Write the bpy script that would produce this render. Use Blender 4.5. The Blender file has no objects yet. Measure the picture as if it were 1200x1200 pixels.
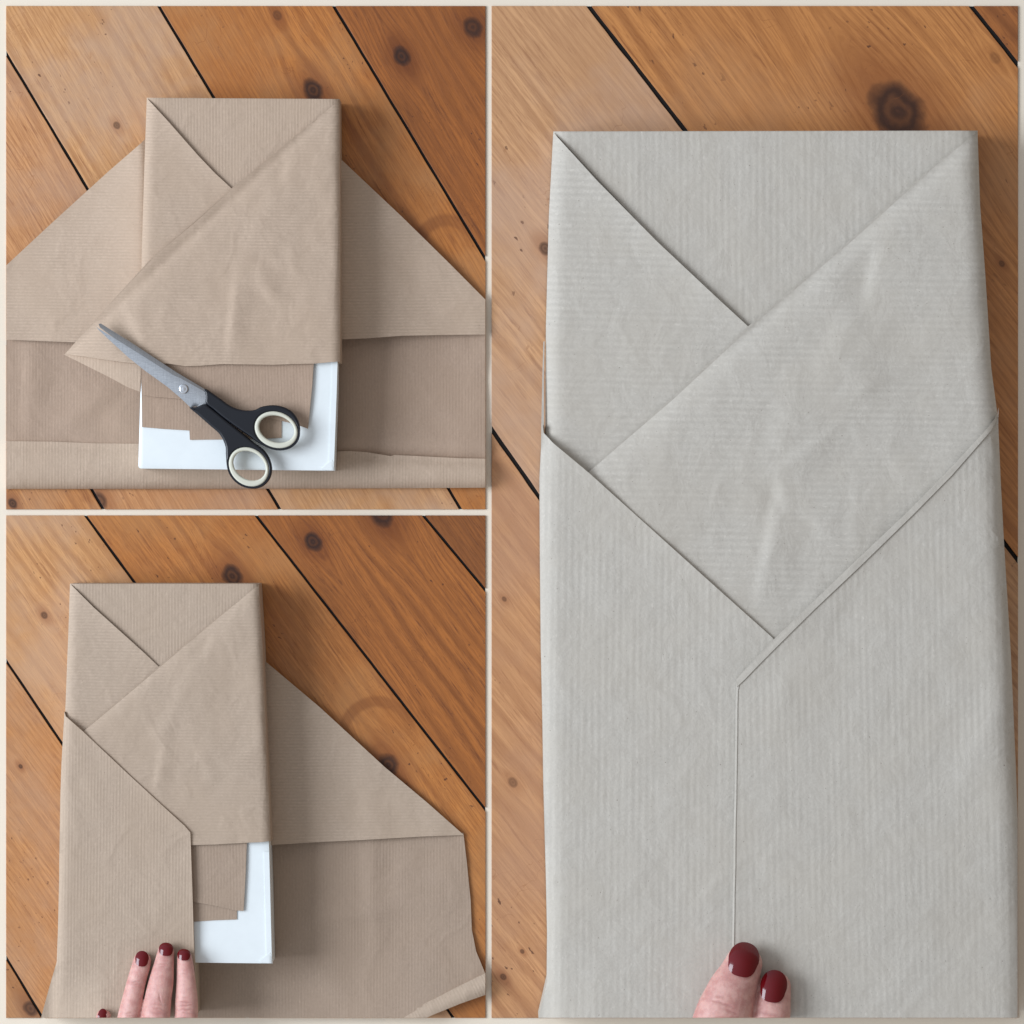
import bpy, bmesh, math, random
import numpy as np
from mathutils import Vector, noise
random.seed(4)
SC = bpy.context.scene
COL = SC.collection

# ------------------------------------------------------------------ camera, world, light
D = 5.0                                   # camera height above the floor (m)
cd = bpy.data.cameras.new('camera'); cam = bpy.data.objects.new('camera', cd); COL.objects.link(cam)
cam.location = (0, 0, D); cd.sensor_width = 36; cd.lens = 36 * D / 1.2; cd.clip_end = 50
SC.camera = cam
w = bpy.data.worlds.new('World'); SC.world = w; w.use_nodes = True
wt = w.node_tree                          # a room: bright window side (-x), dim warm far side (+x)
_tc = wt.nodes.new('ShaderNodeTexCoord'); _sp = wt.nodes.new('ShaderNodeSeparateXYZ'); wt.links.new(_tc.outputs['Generated'], _sp.inputs[0])
_mr = wt.nodes.new('ShaderNodeMapRange'); _mr.interpolation_type = 'SMOOTHSTEP'; wt.links.new(_sp.outputs[0], _mr.inputs[0])
_mr.inputs[1].default_value = -.9; _mr.inputs[2].default_value = .9
_mx = wt.nodes.new('ShaderNodeMix'); _mx.data_type = 'RGBA'; wt.links.new(_mr.outputs[0], _mx.inputs[0])
_mx.inputs[6].default_value = (.90, 1.00, 1.14, 1); _mx.inputs[7].default_value = (.30, .25, .21, 1)
wt.links.new(_mx.outputs[2], wt.nodes['Background'].inputs[0]); wt.nodes['Background'].inputs[1].default_value = .84
ld = bpy.data.lights.new('window_light', 'AREA'); lo = bpy.data.objects.new('window_light', ld); COL.objects.link(lo)
ld.shape = 'RECTANGLE'; ld.size = 3.1; ld.size_y = 2.8; ld.energy = 310; ld.color = (0.90, 0.965, 1.07)
lo.location = (-4.5, 0.35, 3.5)
lo.rotation_euler = (Vector((0, 0, 0)) - lo.location).to_track_quat('-Z', 'Y').to_euler()
vs = SC.view_settings; vs.view_transform = 'Standard'; vs.look = 'None'; vs.exposure = 0; vs.gamma = 1

# ------------------------------------------------------------------ small tools
def lin(c):
    return tuple((x / 255 / 12.92) if x / 255 <= 0.04045 else ((x / 255 + 0.055) / 1.055) ** 2.4 for x in c) + (1,)
def at(px, py, z=0.0):
    """a spot of the photographed layout (1 unit = 1 mm) at its real height above the floor"""
    k = (D - z) / D
    return ((px - 600) / 1000 * k, (600 - py) / 1000 * k, z)
def empty(name, px, py, label=None, cat=None, kind=None, group=None):
    o = bpy.data.objects.new(name, None); COL.objects.link(o); o.location = at(px, py, 0); o.empty_display_size = .05
    tag(o, label, cat, kind, group); return o
def tag(o, label=None, cat=None, kind=None, group=None):
    if label: o['label'] = label
    if cat: o['category'] = cat
    if kind: o['kind'] = kind
    if group: o['group'] = group
    return o
def link(name, me, mat, parent=None, label=None):
    o = bpy.data.objects.new(name, me); COL.objects.link(o)
    if mat: me.materials.clear(); me.materials.append(mat)
    if parent is not None:
        o.parent = parent
        me.transform(__import__('mathutils').Matrix.Translation(-parent_origin(parent)))
    if label: o['label'] = label
    return o
def parent_origin(p):
    v = Vector((0, 0, 0))
    while p is not None: v += p.location; p = p.parent
    return v
def n3(x, y, s=1.0, seed=0.0): return noise.noise(Vector((x * s, y * s, seed)))

def grid_poly(poly, step):
    bm = bmesh.new()
    f = bm.faces.new([bm.verts.new((x, y, 0)) for x, y in poly])
    f.normal_update(); bmesh.ops.triangulate(bm, faces=[f])
    xs = [p[0] for p in poly]; ys = [p[1] for p in poly]
    for ax, lo_, hi in ((0, min(xs), max(xs)), (1, min(ys), max(ys))):
        t = math.floor(lo_ / step) * step + step
        while t < hi:
            co = (t, 0, 0) if ax == 0 else (0, t, 0); no = (1, 0, 0) if ax == 0 else (0, 1, 0)
            bmesh.ops.bisect_plane(bm, geom=bm.verts[:] + bm.edges[:] + bm.faces[:], dist=1e-4, plane_co=co, plane_no=no)
            t += step
    bmesh.ops.remove_doubles(bm, verts=bm.verts, dist=1e-3)
    return bm

def sheet(name, poly, zf, mat, parent, step=8, ang=0.0, thick=0.0005, label=None, wall=None, rotc=(0, 0)):
    """a sheet of paper / card cut to poly, draped on zf; wall = height down to which its rim is closed"""
    bm = grid_poly(poly, step)
    a = sum(poly[i][0] * poly[(i + 1) % len(poly)][1] - poly[(i + 1) % len(poly)][0] * poly[i][1] for i in range(len(poly)))
    uv = {}
    for v in bm.verts: uv[v] = (v.co.x, v.co.y)
    bm.verts.index_update()
    pts = [(v.co.x, v.co.y) for v in bm.verts]
    faces = [[v.index for v in f.verts] for f in bm.faces]
    # orient up (px y is flipped)
    top = []
    for f in faces:
        p = [pts[i] for i in f]
        s = sum(p[i][0] * p[(i + 1) % len(p)][1] - p[(i + 1) % len(p)][0] * p[i][1] for i in range(len(p)))
        top.append(f if s < 0 else f[::-1])
    bed = [(e.verts[0].index, e.verts[1].index) for e in bm.edges if len(e.link_faces) == 1]
    bm.free()
    zs = [zf(x, y) for x, y in pts]
    V = [at(x, y, z) for (x, y), z in zip(pts, zs)]
    n = len(V)
    V2 = [(x, y, (z - thick) if wall is None else wall) for x, y, z in V]
    F = list(top); U = list(pts)
    V += V2; U += pts
    if wall is None: F += [[i + n for i in f[::-1]] for f in top]
    m = len(V); edge_dir = set()
    for f in top:
        for i in range(len(f)): edge_dir.add((f[i], f[(i + 1) % len(f)]))
    smooth_n = len(F)
    for a_, b_ in bed:
        if (a_, b_) not in edge_dir: a_, b_ = b_, a_
        k = len(V)
        V += [V[a_], V[b_], V2[b_], V2[a_]]
        U += [pts[a_], pts[b_], (pts[b_][0] + 40, pts[b_][1]), (pts[a_][0] + 40, pts[a_][1])]
        F.append([k + 1, k, k + 3, k + 2])
    me = bpy.data.meshes.new(name); me.from_pydata(V, [], F)
    ca, sa = math.cos(ang), math.sin(ang)
    uvl = me.uv_layers.new(name='UVMap'); li = np.empty(len(me.loops), dtype=np.int32)
    me.loops.foreach_get('vertex_index', li); UU = np.array(U)[li]
    R = np.stack([UU[:, 0] * ca + UU[:, 1] * sa, -UU[:, 0] * sa + UU[:, 1] * ca], 1) / 100
    uvl.data.foreach_set('uv', R.astype(np.float32).ravel())
    me.polygons.foreach_set('use_smooth', [i < smooth_n for i in range(len(F))])
    me.update()
    return link(name, me, mat, parent, label)

def clip(poly, pt, nrm):
    out = []
    for i in range(len(poly)):
        a, b = poly[i], poly[(i + 1) % len(poly)]
        da = (a[0] - pt[0]) * nrm[0] + (a[1] - pt[1]) * nrm[1]; db = (b[0] - pt[0]) * nrm[0] + (b[1] - pt[1]) * nrm[1]
        if da >= 0: out.append(a)
        if (da > 0) != (db > 0) and da != db:
            t = da / (da - db); out.append((a[0] + t * (b[0] - a[0]), a[1] + t * (b[1] - a[1])))
    return out
def seg(px, py, a, b):
    dx, dy = b[0] - a[0], b[1] - a[1]; L = dx * dx + dy * dy
    t = max(0, min(1, ((px - a[0]) * dx + (py - a[1]) * dy) / L))
    return math.hypot(px - a[0] - t * dx, py - a[1] - t * dy), t
def sseg(px, py, a, b):
    """signed distance from the line a-b, and place along it"""
    dx, dy = b[0] - a[0], b[1] - a[1]; L = math.hypot(dx, dy)
    return ((px - a[0]) * dy - (py - a[1]) * dx) / L, ((px - a[0]) * dx + (py - a[1]) * dy) / L / L
def lift(px, py, a, b, amp, wid):
    d, t = seg(px, py, a, b); return amp * math.exp(-d / wid) * math.sin(math.pi * min(1, max(0, .06 + t * .88))) ** .5
def crease(px, py, a, b, amp, wid, side=0.0):
    d, t = sseg(px, py, a, b)
    if t < -.15 or t > 1.15: return 0
    f = math.sin(math.pi * min(1, max(0, (t + .15) / 1.3)))
    a_, b_ = (wid * 1.3, wid * 4.5) if side * (1 if amp > 0 else -1) >= 0 else (wid * 4.5, wid * 1.3)
    q = 1 + d / a_ if d < 0 else 1 - d / b_      # two flat facets meeting in a sharp ridge or valley
    return amp * 1.1 * max(0, q) * f

# ------------------------------------------------------------------ materials
class NT:
    def __init__(s, name):
        s.m = bpy.data.materials.new(name); s.m.use_nodes = True; s.t = s.m.node_tree
        s.b = s.t.nodes['Principled BSDF']; s.uv = s.n('ShaderNodeUVMap').outputs[0]
    def n(s, ty, **k):
        x = s.t.nodes.new(ty)
        for a, v in k.items(): setattr(x, a, v)
        return x
    def put(s, inp, v):
        if hasattr(v, 'is_linked') or isinstance(v, bpy.types.NodeSocket): s.t.links.new(v, inp)
        else: inp.default_value = v
    def math(s, op, a, b=0.0, c=0.0, clamp=False):
        x = s.n('ShaderNodeMath', operation=op, use_clamp=clamp)
        for i, v in enumerate((a, b, c)): s.put(x.inputs[i], v)
        return x.outputs[0]
    def mix(s, f, a, b, mode='MIX'):
        x = s.n('ShaderNodeMix', data_type='RGBA', blend_type=mode)
        s.put(x.inputs[0], f); s.put(x.inputs[6], a); s.put(x.inputs[7], b); return x.outputs[2]
    def mapping(s, v, scale=(1, 1, 1), rot=0.0, loc=(0, 0, 0)):
        x = s.n('ShaderNodeMapping'); s.put(x.inputs[0], v); x.inputs[1].default_value = loc
        x.inputs[2].default_value = (0, 0, rot); x.inputs[3].default_value = scale; return x.outputs[0]
    def noise(s, v, scale, det=3, rough=.5, dist=0):
        x = s.n('ShaderNodeTexNoise'); s.put(x.inputs['Vector'], v); x.inputs['Scale'].default_value = scale
        x.inputs['Detail'].default_value = det; x.inputs['Roughness'].default_value = rough; x.inputs['Distortion'].default_value = dist
        return x.outputs[0]
    def ramp(s, f, lo_, hi, a=0.0, b=1.0):
        x = s.n('ShaderNodeMapRange', interpolation_type='SMOOTHSTEP'); s.put(x.inputs[0], f)
        for i, v in enumerate((lo_, hi, a, b)): x.inputs[i + 1].default_value = v
        return x.outputs[0]
    def bump(s, h, st, dist=.001):
        x = s.n('ShaderNodeBump'); s.put(x.inputs['Height'], h); x.inputs['Strength'].default_value = st
        x.inputs['Distance'].default_value = dist; s.t.links.new(x.outputs[0], s.b.inputs['Normal'])
    def sep(s, v):
        x = s.n('ShaderNodeSeparateXYZ'); s.put(x.inputs[0], v); return x.outputs

def paper_mat(name, col, period, con=.10, inner=False, seed=0.0):
    """ribbed kraft paper: ribs run along v, period in mm"""
    t = NT(name); k = 100.0 / period
    c = lin(col)
    w1 = t.noise(t.mapping(t.uv, (1, 1, 1), loc=(seed, 0, 0)), 2.4, 3)
    u, v, _ = t.sep(t.uv)
    ph = t.math('ADD', t.math('MULTIPLY', u, 2 * math.pi * k), t.math('MULTIPLY', w1, 1.6))
    s = t.math('SINE', ph)
    # strength of each rib varies along and between the ribs
    var = t.ramp(t.noise(t.mapping(t.uv, (k * .45, .9 * k / 10, 1)), 1.0, 3, .6), .32, .68, .05, 1.3)
    st = t.math('MULTIPLY', s, var)
    fib = t.noise(t.mapping(t.uv, (k * .75, k * .32, 1)), 1.7, 4, .65)
    base = t.mix(t.math('MULTIPLY_ADD', st, .5, .5, clamp=True), tuple(x * (1 - con) for x in c[:3]) + (1,), tuple(min(1, x * (1 + con)) for x in c[:3]) + (1,))
    base = t.mix(t.ramp(fib, .3, .7, 0, .34), base, tuple(x * f for x, f in zip(c[:3], (.84, .83, .81))) + (1,))
    f2 = t.noise(t.mapping(t.uv, (1, .7, 1), loc=(2, seed, 0)), 42, 3, .7)
    base = t.mix(t.ramp(f2, .35, .7, 0, .42), base, tuple(x * .78 for x in c[:3]) + (1,))
    base = t.mix(t.ramp(f2, .6, .75, 0, .0), base, (1, 1, 1, 1))
    pf = t.noise(t.mapping(t.uv, (1, .4, 1), rot=.2, loc=(6, seed, 0)), 26 if period > 6 else 38, 2, .5)
    base = t.mix(t.ramp(pf, .64, .74, 0, .38), base, tuple(min(1, x * 1.25) for x in c[:3]) + (1,))
    blot = t.noise(t.mapping(t.uv, (1, 1, 1), loc=(3 + seed, 1, 0)), 1.1, 3, .55)
    base = t.mix(t.ramp(blot, .35, .7, 0, .45), base, tuple(x * f for x, f in zip(c[:3], (.93, .91, .88))) + (1,))
    fl = t.noise(t.mapping(t.uv, (14, 9, 1), rot=.4), 4.2 * k / 25 + 1.2, 2, .5)
    base = t.mix(t.ramp(fl, .715, .76, 0, .65), base, lin((104, 88, 76)))
    t.put(t.b.inputs['Base Color'], base)
    t.b.inputs['Roughness'].default_value = .8; t.b.inputs['Specular IOR Level'].default_value = .2
    h = t.math('MULTIPLY_ADD', fib, .7, st)
    cr = t.noise(t.mapping(t.uv, (1, 1, 1), loc=(7, seed, 0)), 3.0, 4, .55, .4)
    rd = t.math('ABSOLUTE', t.math('SUBTRACT', t.noise(t.mapping(t.uv, (1, 1, 1), loc=(11, seed, 0)), 1.5 if period < 6 else .8, 3, .5, .3), .5))
    rd = t.math('MULTIPLY', t.ramp(rd, 0, .09), -4.0 if period < 6 else -2.0)
    t.bump(t.math('ADD', rd, t.math('MULTIPLY_ADD', cr, 11.0, t.math('MULTIPLY', h, .7 if period < 6 else .3))), .13, .0008 * period / 4.2)
    return t.m

def wood_mat(name, col, dark, ang, knots, seed, worn=None, stain=None, sc=1.0, gloss=.36):  # worn: pale window-sheen tint painted into the board colour
    """waxed pine: growth lines along the plank, knots, scratches; uv in px/100"""
    t = NT(name)
    kn = None; warp = None
    p = t.uv
    # knots bend the grain round them
    hal = None
    for (kx, ky, r, dk) in knots:
        m = t.mapping(p, (1, 1, 1), loc=(-kx / 100, -ky / 100, 0))
        m = t.mapping(m, (1, 1, 1), rot=ang)      # across, along
        m2 = t.mapping(m, (1.0, .78, 1))
        L = t.n('ShaderNodeVectorMath', operation='LENGTH'); t.put(L.inputs[0], m2)
        d = t.math('ADD', L.outputs['Value'], t.math('MULTIPLY', t.math('SUBTRACT', t.noise(p, 7.0 / sc, 3), .5), .55 * r / 100))
        core = t.ramp(d, r * .68 / 100, r * 1.0 / 100, dk, 0.0)
        ring = t.math('MULTIPLY', t.math('MULTIPLY_ADD', t.math('SINE', t.math('MULTIPLY', d, 1500 / r)), .12, .88), core)
        L2 = t.n('ShaderNodeVectorMath', operation='LENGTH'); t.put(L2.inputs[0], t.mapping(m, (1.0, .6, 1)))
        ha = t.ramp(L2.outputs['Value'], r * .5 / 100, r * 2.6 / 100, .6 * dk, 0.0)
        bend = t.math('MULTIPLY', t.ramp(L2.outputs['Value'], 0, r * 4.2 / 100, 1, 0), r / 100 * 1.1)
        sx = t.sep(m)[0]
        sg = t.math('DIVIDE', sx, t.math('ADD', t.math('ABSOLUTE', sx), r / 100 * .6))
        bend = t.math('MULTIPLY', bend, sg)
        kn = ring if kn is None else t.math('MAXIMUM', kn, ring)
        hal = ha if hal is None else t.math('MAXIMUM', hal, ha)
        warp = bend if warp is None else t.math('ADD', warp, bend)
    g = t.mapping(p, (1, 1, 1), rot=ang)
    u, v, _ = t.sep(g)
    if warp is not None: u = t.math('SUBTRACT', u, warp)
    cb = t.n('ShaderNodeCombineXYZ'); t.put(cb.inputs[0], u); t.put(cb.inputs[1], v); cb.inputs[2].default_value = seed
    q = cb.outputs[0]
    lowf = t.noise(t.mapping(q, (.9 / sc, .16 / sc, 1)), 1.0, 2)
    uu = t.math('ADD', u, t.math('MULTIPLY', lowf, .9 * sc))
    rings = t.math('SINE', t.math('MULTIPLY', uu, 34 / sc))
    rings2 = t.math('SINE', t.math('MULTIPLY', t.math('ADD', u, t.math('MULTIPLY', lowf, .35 * sc)), 125 / sc))
    rmod = t.ramp(t.noise(t.mapping(q, (1.6 / sc, .25 / sc, 1), loc=(4, 2, 0)), 1.0, 2), .38, .66)
    fine = t.noise(t.mapping(q, (26 / sc, 1.5 / sc, 1)), 1.0, 5, .7)
    fine2 = t.noise(t.mapping(q, (70 / sc, 5 / sc, 1)), 1.0, 3, .6)
    c, dk_ = [tuple(x * f for x, f in zip(lin(q_)[:3], (1.0, .95, .86))) + (1,) for q_ in (col, dark)]
    mid = tuple((a * .55 + b * .45) for a, b in zip(c, dk_))
    base = t.mix(t.math('MULTIPLY', t.ramp(rings, -.2, 1.0), t.math('MULTIPLY_ADD', rmod, .55, .10)), c, dk_)
    base = t.mix(t.math('MULTIPLY', t.ramp(rings2, .1, 1), t.math('MULTIPLY_ADD', t.math('SUBTRACT', 1.0, rmod), .38, .08)), base, dk_)
    base = t.mix(t.ramp(fine, .44, .58, 0, .6), base, mid)
    base = t.mix(t.ramp(fine, .28, .42, .35, 0), base, tuple(min(1, x * 1.22) for x in c[:3]) + (1,))
    base = t.mix(t.ramp(fine, .58, .65, 0, .75), base, dk_)
    base = t.mix(t.ramp(fine2, .46, .66, 0, .42), base, dk_)
    bk = t.noise(t.mapping(q, (7 / sc, .5 / sc, 1), loc=(5, 3, 0)), 1.0, 4, .65)
    base = t.mix(t.ramp(bk, .5, .64, 0, .5), base, mid)
    big = t.noise(t.mapping(q, (.8 / sc, .3 / sc, 1), loc=(9, 3, 0)), 1.3, 3, .6)
    base = t.mix(t.ramp(big, .38, .72, 0, .5), base, mid)
    if worn:  # pale patches: window sheen put into the board colour
        sheen_n = t.noise(t.mapping(p, (1, 1, 1), loc=(seed, 5, 0)), .75 / sc, 4, .62)
        base = t.mix(t.ramp(sheen_n, .38, .66, 0, .5), base, tuple(x * .88 for x in lin(worn)[:3]) + (1,))
    # reddish haloes, specks, short dark scratches
    if hal is not None:
        base = t.mix(hal, base, tuple(x * f for x, f in zip(dk_[:3], (.8, .6, .45))) + (1,))
        base = t.mix(kn, base, lin((52, 26, 13)))
    sp = t.noise(t.mapping(q, (15 / sc, 8 / sc, 1), loc=(1, 8, 0)), 1.6, 2, .5)
    spm = t.ramp(t.noise(t.mapping(q, (1 / sc, .6 / sc, 1), loc=(2, 2, seed)), 1.2, 2), .48, .62)
    base = t.mix(t.math('MULTIPLY', t.ramp(sp, .685, .73, 0, .8), spm), base, lin((74, 40, 26)))
    # thin wandering hair-line scratches
    scn = t.noise(t.mapping(p, (1, 1, 1), loc=(seed * 2, 0, 0)), 2.3 / sc, 3, .55, .8)
    hl = t.ramp(t.math('ABSOLUTE', t.math('SUBTRACT', scn, .5)), 0, .006, .5, 0)
    hm = t.ramp(t.noise(t.mapping(p, (1, 1, 1), loc=(3, seed, 0)), 1.7 / sc, 2), .56, .66)
    base = t.mix(t.math('MULTIPLY', hl, hm), base, dk_)
    if stain:
        sx_, sy_, r_, wd = stain
        m = t.mapping(p, (1, 1, 1), loc=(-sx_ / 100, -sy_ / 100, 0))
        L = t.n('ShaderNodeVectorMath', operation='LENGTH'); t.put(L.inputs[0], m)
        dd = t.math('ABSOLUTE', t.math('SUBTRACT', L.outputs['Value'], r_ / 100))
        up = t.ramp(t.sep(m)[1], -r_ / 100 * .6, r_ / 100 * .25, 1, 0)
        base = t.mix(t.math('MULTIPLY', t.ramp(dd, wd * .4 / 100, wd / 100, .5, 0), up), base, lin((120, 66, 28)))
    t.put(t.b.inputs['Base Color'], base)
    t.put(t.b.inputs['Roughness'], t.ramp(fine, .3, .8, gloss, gloss + .2))
    t.b.inputs['Specular IOR Level'].default_value = .4
    t.bump(t.math('MULTIPLY_ADD', fine2, .4, fine), .35, .0009)
    return t.m

def plain(name, col, rough=.5, metal=0.0, coat=0.0, bumpn=None, spec=.5, sss=0.0):
    t = NT(name); c = lin(col)
    tc = t.n('ShaderNodeTexCoord').outputs['Object']
    nn = t.noise(tc, (bumpn or (60, 0))[0], 4, .6)
    t.put(t.b.inputs['Base Color'], t.mix(t.ramp(nn, .3, .7, 0, .5), c, tuple(x * .93 for x in c[:3]) + (1,)))
    t.b.inputs['Roughness'].default_value = rough; t.b.inputs['Metallic'].default_value = metal
    t.b.inputs['Coat Weight'].default_value = coat; t.b.inputs['Coat Roughness'].default_value = .05
    t.b.inputs['Specular IOR Level'].default_value = spec
    if bumpn and bumpn[1]: t.bump(nn, bumpn[1], .0006)
    return t.m

M_border = plain('painted_backing', (230, 218, 199), .9, bumpn=(900, .05), spec=.1)
M_sub = plain('dark_subfloor', (16, 11, 9), .95)
P1 = paper_mat('kraft_paper_outside', (186, 165, 145), 3.7, .10)
P1i = paper_mat('kraft_paper_inside', (173, 150, 131), 3.7, .04, seed=2)
P2 = paper_mat('kraft_paper_outside_warm', (182, 163, 144), 3.7, .08, seed=5)
P2i = paper_mat('kraft_paper_inside_warm', (168, 148, 130), 3.7, .04, seed=6)
P3 = paper_mat('kraft_paper_close', (192, 186, 175), 8.1, .06, seed=9)
M_white = plain('white_card', (228, 234, 234), .45, bumpn=(40, .04), spec=.4)
M_black = plain('black_plastic', (11, 15, 24), .33, bumpn=(1500, .05))
M_cream = plain('cream_rubber', (206, 205, 188), .5)
M_steel = plain('brushed_steel', (196, 200, 203), .3, 1.0, bumpn=(300, .04))
def steel():
    t = NT('ground_steel'); tc = t.n('ShaderNodeTexCoord').outputs['Object']
    g = t.noise(t.mapping(tc, (90, 1500, 1), rot=math.radians(33)), 1.0, 3, .7); g2 = t.noise(t.mapping(tc, (2500, 60, 1), rot=math.radians(33)), 1.0, 2, .6)
    t.put(t.b.inputs['Base Color'], t.mix(t.ramp(g2, .3, .7), lin((168, 170, 173)), lin((186, 188, 190)))); t.b.inputs['Metallic'].default_value = 1
    t.put(t.b.inputs['Roughness'], t.ramp(g, .3, .7, .24, .34)); t.bump(g, .03, .0003); return t.m
M_steel = steel()
M_chrome = plain('polished_rivet', (225, 228, 232), .12, 1.0)
M_nail = plain('dark_red_varnish', (98, 0, 10), .12, coat=.3, spec=.35)

def skin_mat(name, c1, c2):
    t = NT(name); tc = t.n('ShaderNodeTexCoord').outputs['Object']
    n1 = t.noise(tc, 70, 5, .7); n2 = t.noise(tc, 900, 3, .6)
    b = t.mix(t.ramp(n1, .35, .65), lin(c1), lin(c2)); b = t.mix(t.ramp(n2, .4, .8, 0, .25), b, lin(c2))
    ck = t.n('ShaderNodeAttribute', attribute_name='crease').outputs['Fac']
    b = t.mix(t.math('MULTIPLY', ck, .45), b, lin((150, 84, 82)))
    t.put(t.b.inputs['Base Color'], b); t.b.inputs['Roughness'].default_value = .5
    t.b.inputs['Subsurface Weight'].default_value = .25; t.b.inputs['Subsurface Radius'].default_value = (.004, .0015, .001)
    t.b.inputs['Subsurface Scale'].default_value = 1.0
    wr = t.noise(t.mapping(tc, (500, 1400, 500)), 1.0, 3, .6); t.bump(t.math('MULTIPLY_ADD', wr, 1.0, n2), .22, .0007); return t.m
M_skin = skin_mat('skin', (213, 168, 157), (192, 138, 130))

# ------------------------------------------------------------------ the setting
gb = bmesh.new()
for v in ((-1.2, -1.2), (1.2, -1.2), (1.2, 1.2), (-1.2, 1.2)): gb.verts.new((v[0], v[1], -.0024))
gb.faces.new(gb.verts); me = bpy.data.meshes.new('ground'); gb.to_mesh(me)
tag(link('ground', me, M_border), kind='structure')  # pale backing under the floor sections, stands for the collage borders

def plank(floor, rect, L, R, gap, mat, seed):
    """strip of floorboard between two seams (each a line p0-p1, or None at the section's end)"""
    x0, y0, x1, y1 = rect
    poly = [(x0, y0), (x1, y0), (x1, y1), (x0, y1)]
    for ln, sgn in ((L, 1), (R, -1)):
        if ln is None: continue
        (ax, ay), (bx, by) = ln; dx, dy = bx - ax, by - ay; l = math.hypot(dx, dy)
        nx, ny = dy / l * sgn, -dx / l * sgn       # to the right of a down-running line
        poly = clip(poly, (ax + nx * gap / 2, ay + ny * gap / 2), (nx, ny))
    # worn, slightly wavy arrises
    pts = []
    for i in range(len(poly)):
        a, b = poly[i], poly[(i + 1) % len(poly)]; l = math.hypot(b[0] - a[0], b[1] - a[1])
        if l < .5: continue
        onrect = (abs(a[0] - b[0]) < .01 and (abs(a[0] - x0) < .1 or abs(a[0] - x1) < .1)) or (abs(a[1] - b[1]) < .01 and (abs(a[1] - y0) < .1 or abs(a[1] - y1) < .1))
        n = 1 if onrect else max(1, int(l / 9))
        for k in range(n):
            t = k / n; x, y = a[0] + t * (b[0] - a[0]), a[1] + t * (b[1] - a[1])
            if k: j = n3(x, y, .045, seed) * gap * .13; x += j * .85; y -= j * .5
            pts.append((x, y))
    bm = bmesh.new(); f = bm.faces.new([bm.verts.new(at(x, y, 0)) for x, y in pts])
    if f.normal.z == 0: f.normal_update()
    if f.normal.z < 0: bmesh.ops.reverse_faces(bm, faces=[f])
    ex = bmesh.ops.extrude_face_region(bm, geom=[f])
    for v in ex['geom']:
        if isinstance(v, bmesh.types.BMVert): v.co.z = -.0019
    bmesh.ops.recalc_face_normals(bm, faces=bm.faces)
    tope = [e for e in bm.edges if all(abs(v.co.z) < 1e-6 for v in e.verts)]
    bmesh.ops.bevel(bm, geom=tope, offset=.0005, segments=2, affect='EDGES', profile=.5)
    me = bpy.data.meshes.new('plank'); bm.to_mesh(me); bm.free()
    uvl = me.uv_layers.new(name='UVMap')
    for lp in me.loops:
        c = me.vertices[lp.vertex_index].co; uvl.data[lp.index].uv = ((c.x * 1000 + 600) / 100, (600 - c.y * 1000) / 100)
    return link('plank', me, mat, floor)

def floor(rect, seams, gap, mats, seed):
    f = empty('wooden_floor', (rect[0] + rect[2]) / 2, (rect[1] + rect[3]) / 2, kind='structure')
    x0, y0, x1, y1 = rect
    bm = bmesh.new(); fc = bm.faces.new([bm.verts.new(at(x, y, -.0021)) for x, y in ((x0 + .5, y1 - .5), (x1 - .5, y1 - .5), (x1 - .5, y0 + .5), (x0 + .5, y0 + .5))])
    me = bpy.data.meshes.new('subfloor'); bm.to_mesh(me); link('subfloor', me, M_sub, f)
    s = [None] + seams + [None]
    for i in range(len(s) - 1): plank(f, rect, s[i], s[i + 1], gap, mats[i], seed + i)
    return f
R1, R2, R3 = (7, 7, 569, 597), (7, 604, 569, 1193), (576, 7, 1193, 1193)
a1 = -math.atan(.6) * -1; a1 = math.atan(.595); a2 = math.atan(.72); a3 = math.atan(.78)
W = wood_mat  # boards paler to the left: window sheen painted into their own tones
k1 = dict(sc=1.0)
floor(R1, [((-107 + 0, 205), (121, 597)), ((7, 62), (328, 597)), ((186, 7), (540, 597)), ((391, 7), (568, 302))], 3.2, [
    W('pine_board_one', (196, 138, 84), (124, 70, 32), a1, [(15, 590, 6, .9)], 1, worn=(190, 150, 114)),  # worn: tint of the painted window sheen, here and on the boards below
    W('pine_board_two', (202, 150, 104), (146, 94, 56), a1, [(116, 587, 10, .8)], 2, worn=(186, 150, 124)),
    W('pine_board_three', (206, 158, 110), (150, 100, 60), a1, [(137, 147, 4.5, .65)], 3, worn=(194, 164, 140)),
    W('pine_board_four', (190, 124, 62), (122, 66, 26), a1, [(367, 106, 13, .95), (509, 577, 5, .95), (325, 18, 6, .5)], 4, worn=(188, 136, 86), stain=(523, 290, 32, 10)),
    W('pine_board_five', (164, 100, 46), (100, 54, 22), a1, [(471, 66, 11, 1), (554, 32, 12, .9)], 5)], 1)
floor(R2, [((7, 1122), (50, 1193)), ((7, 774), (290, 1193)), ((100, 604), (560, 1232)), ((300, 604), (569, 949)), ((496, 604), (569, 692))], 3.0, [
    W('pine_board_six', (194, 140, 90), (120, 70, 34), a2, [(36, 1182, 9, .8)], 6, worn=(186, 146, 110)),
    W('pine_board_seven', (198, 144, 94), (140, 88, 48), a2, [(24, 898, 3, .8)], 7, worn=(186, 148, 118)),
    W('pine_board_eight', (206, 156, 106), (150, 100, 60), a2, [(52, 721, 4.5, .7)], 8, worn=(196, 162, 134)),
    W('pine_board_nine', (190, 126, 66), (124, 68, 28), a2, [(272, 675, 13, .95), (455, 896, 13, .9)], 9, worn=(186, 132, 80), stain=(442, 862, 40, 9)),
    W('pine_board_ten', (170, 106, 50), (106, 58, 24), a2, [(367, 635, 11, 1), (447, 603, 15, .95)], 10),
    W('pine_board_eleven', (146, 90, 44), (92, 50, 22), a2, [], 11)], 20)
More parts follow.
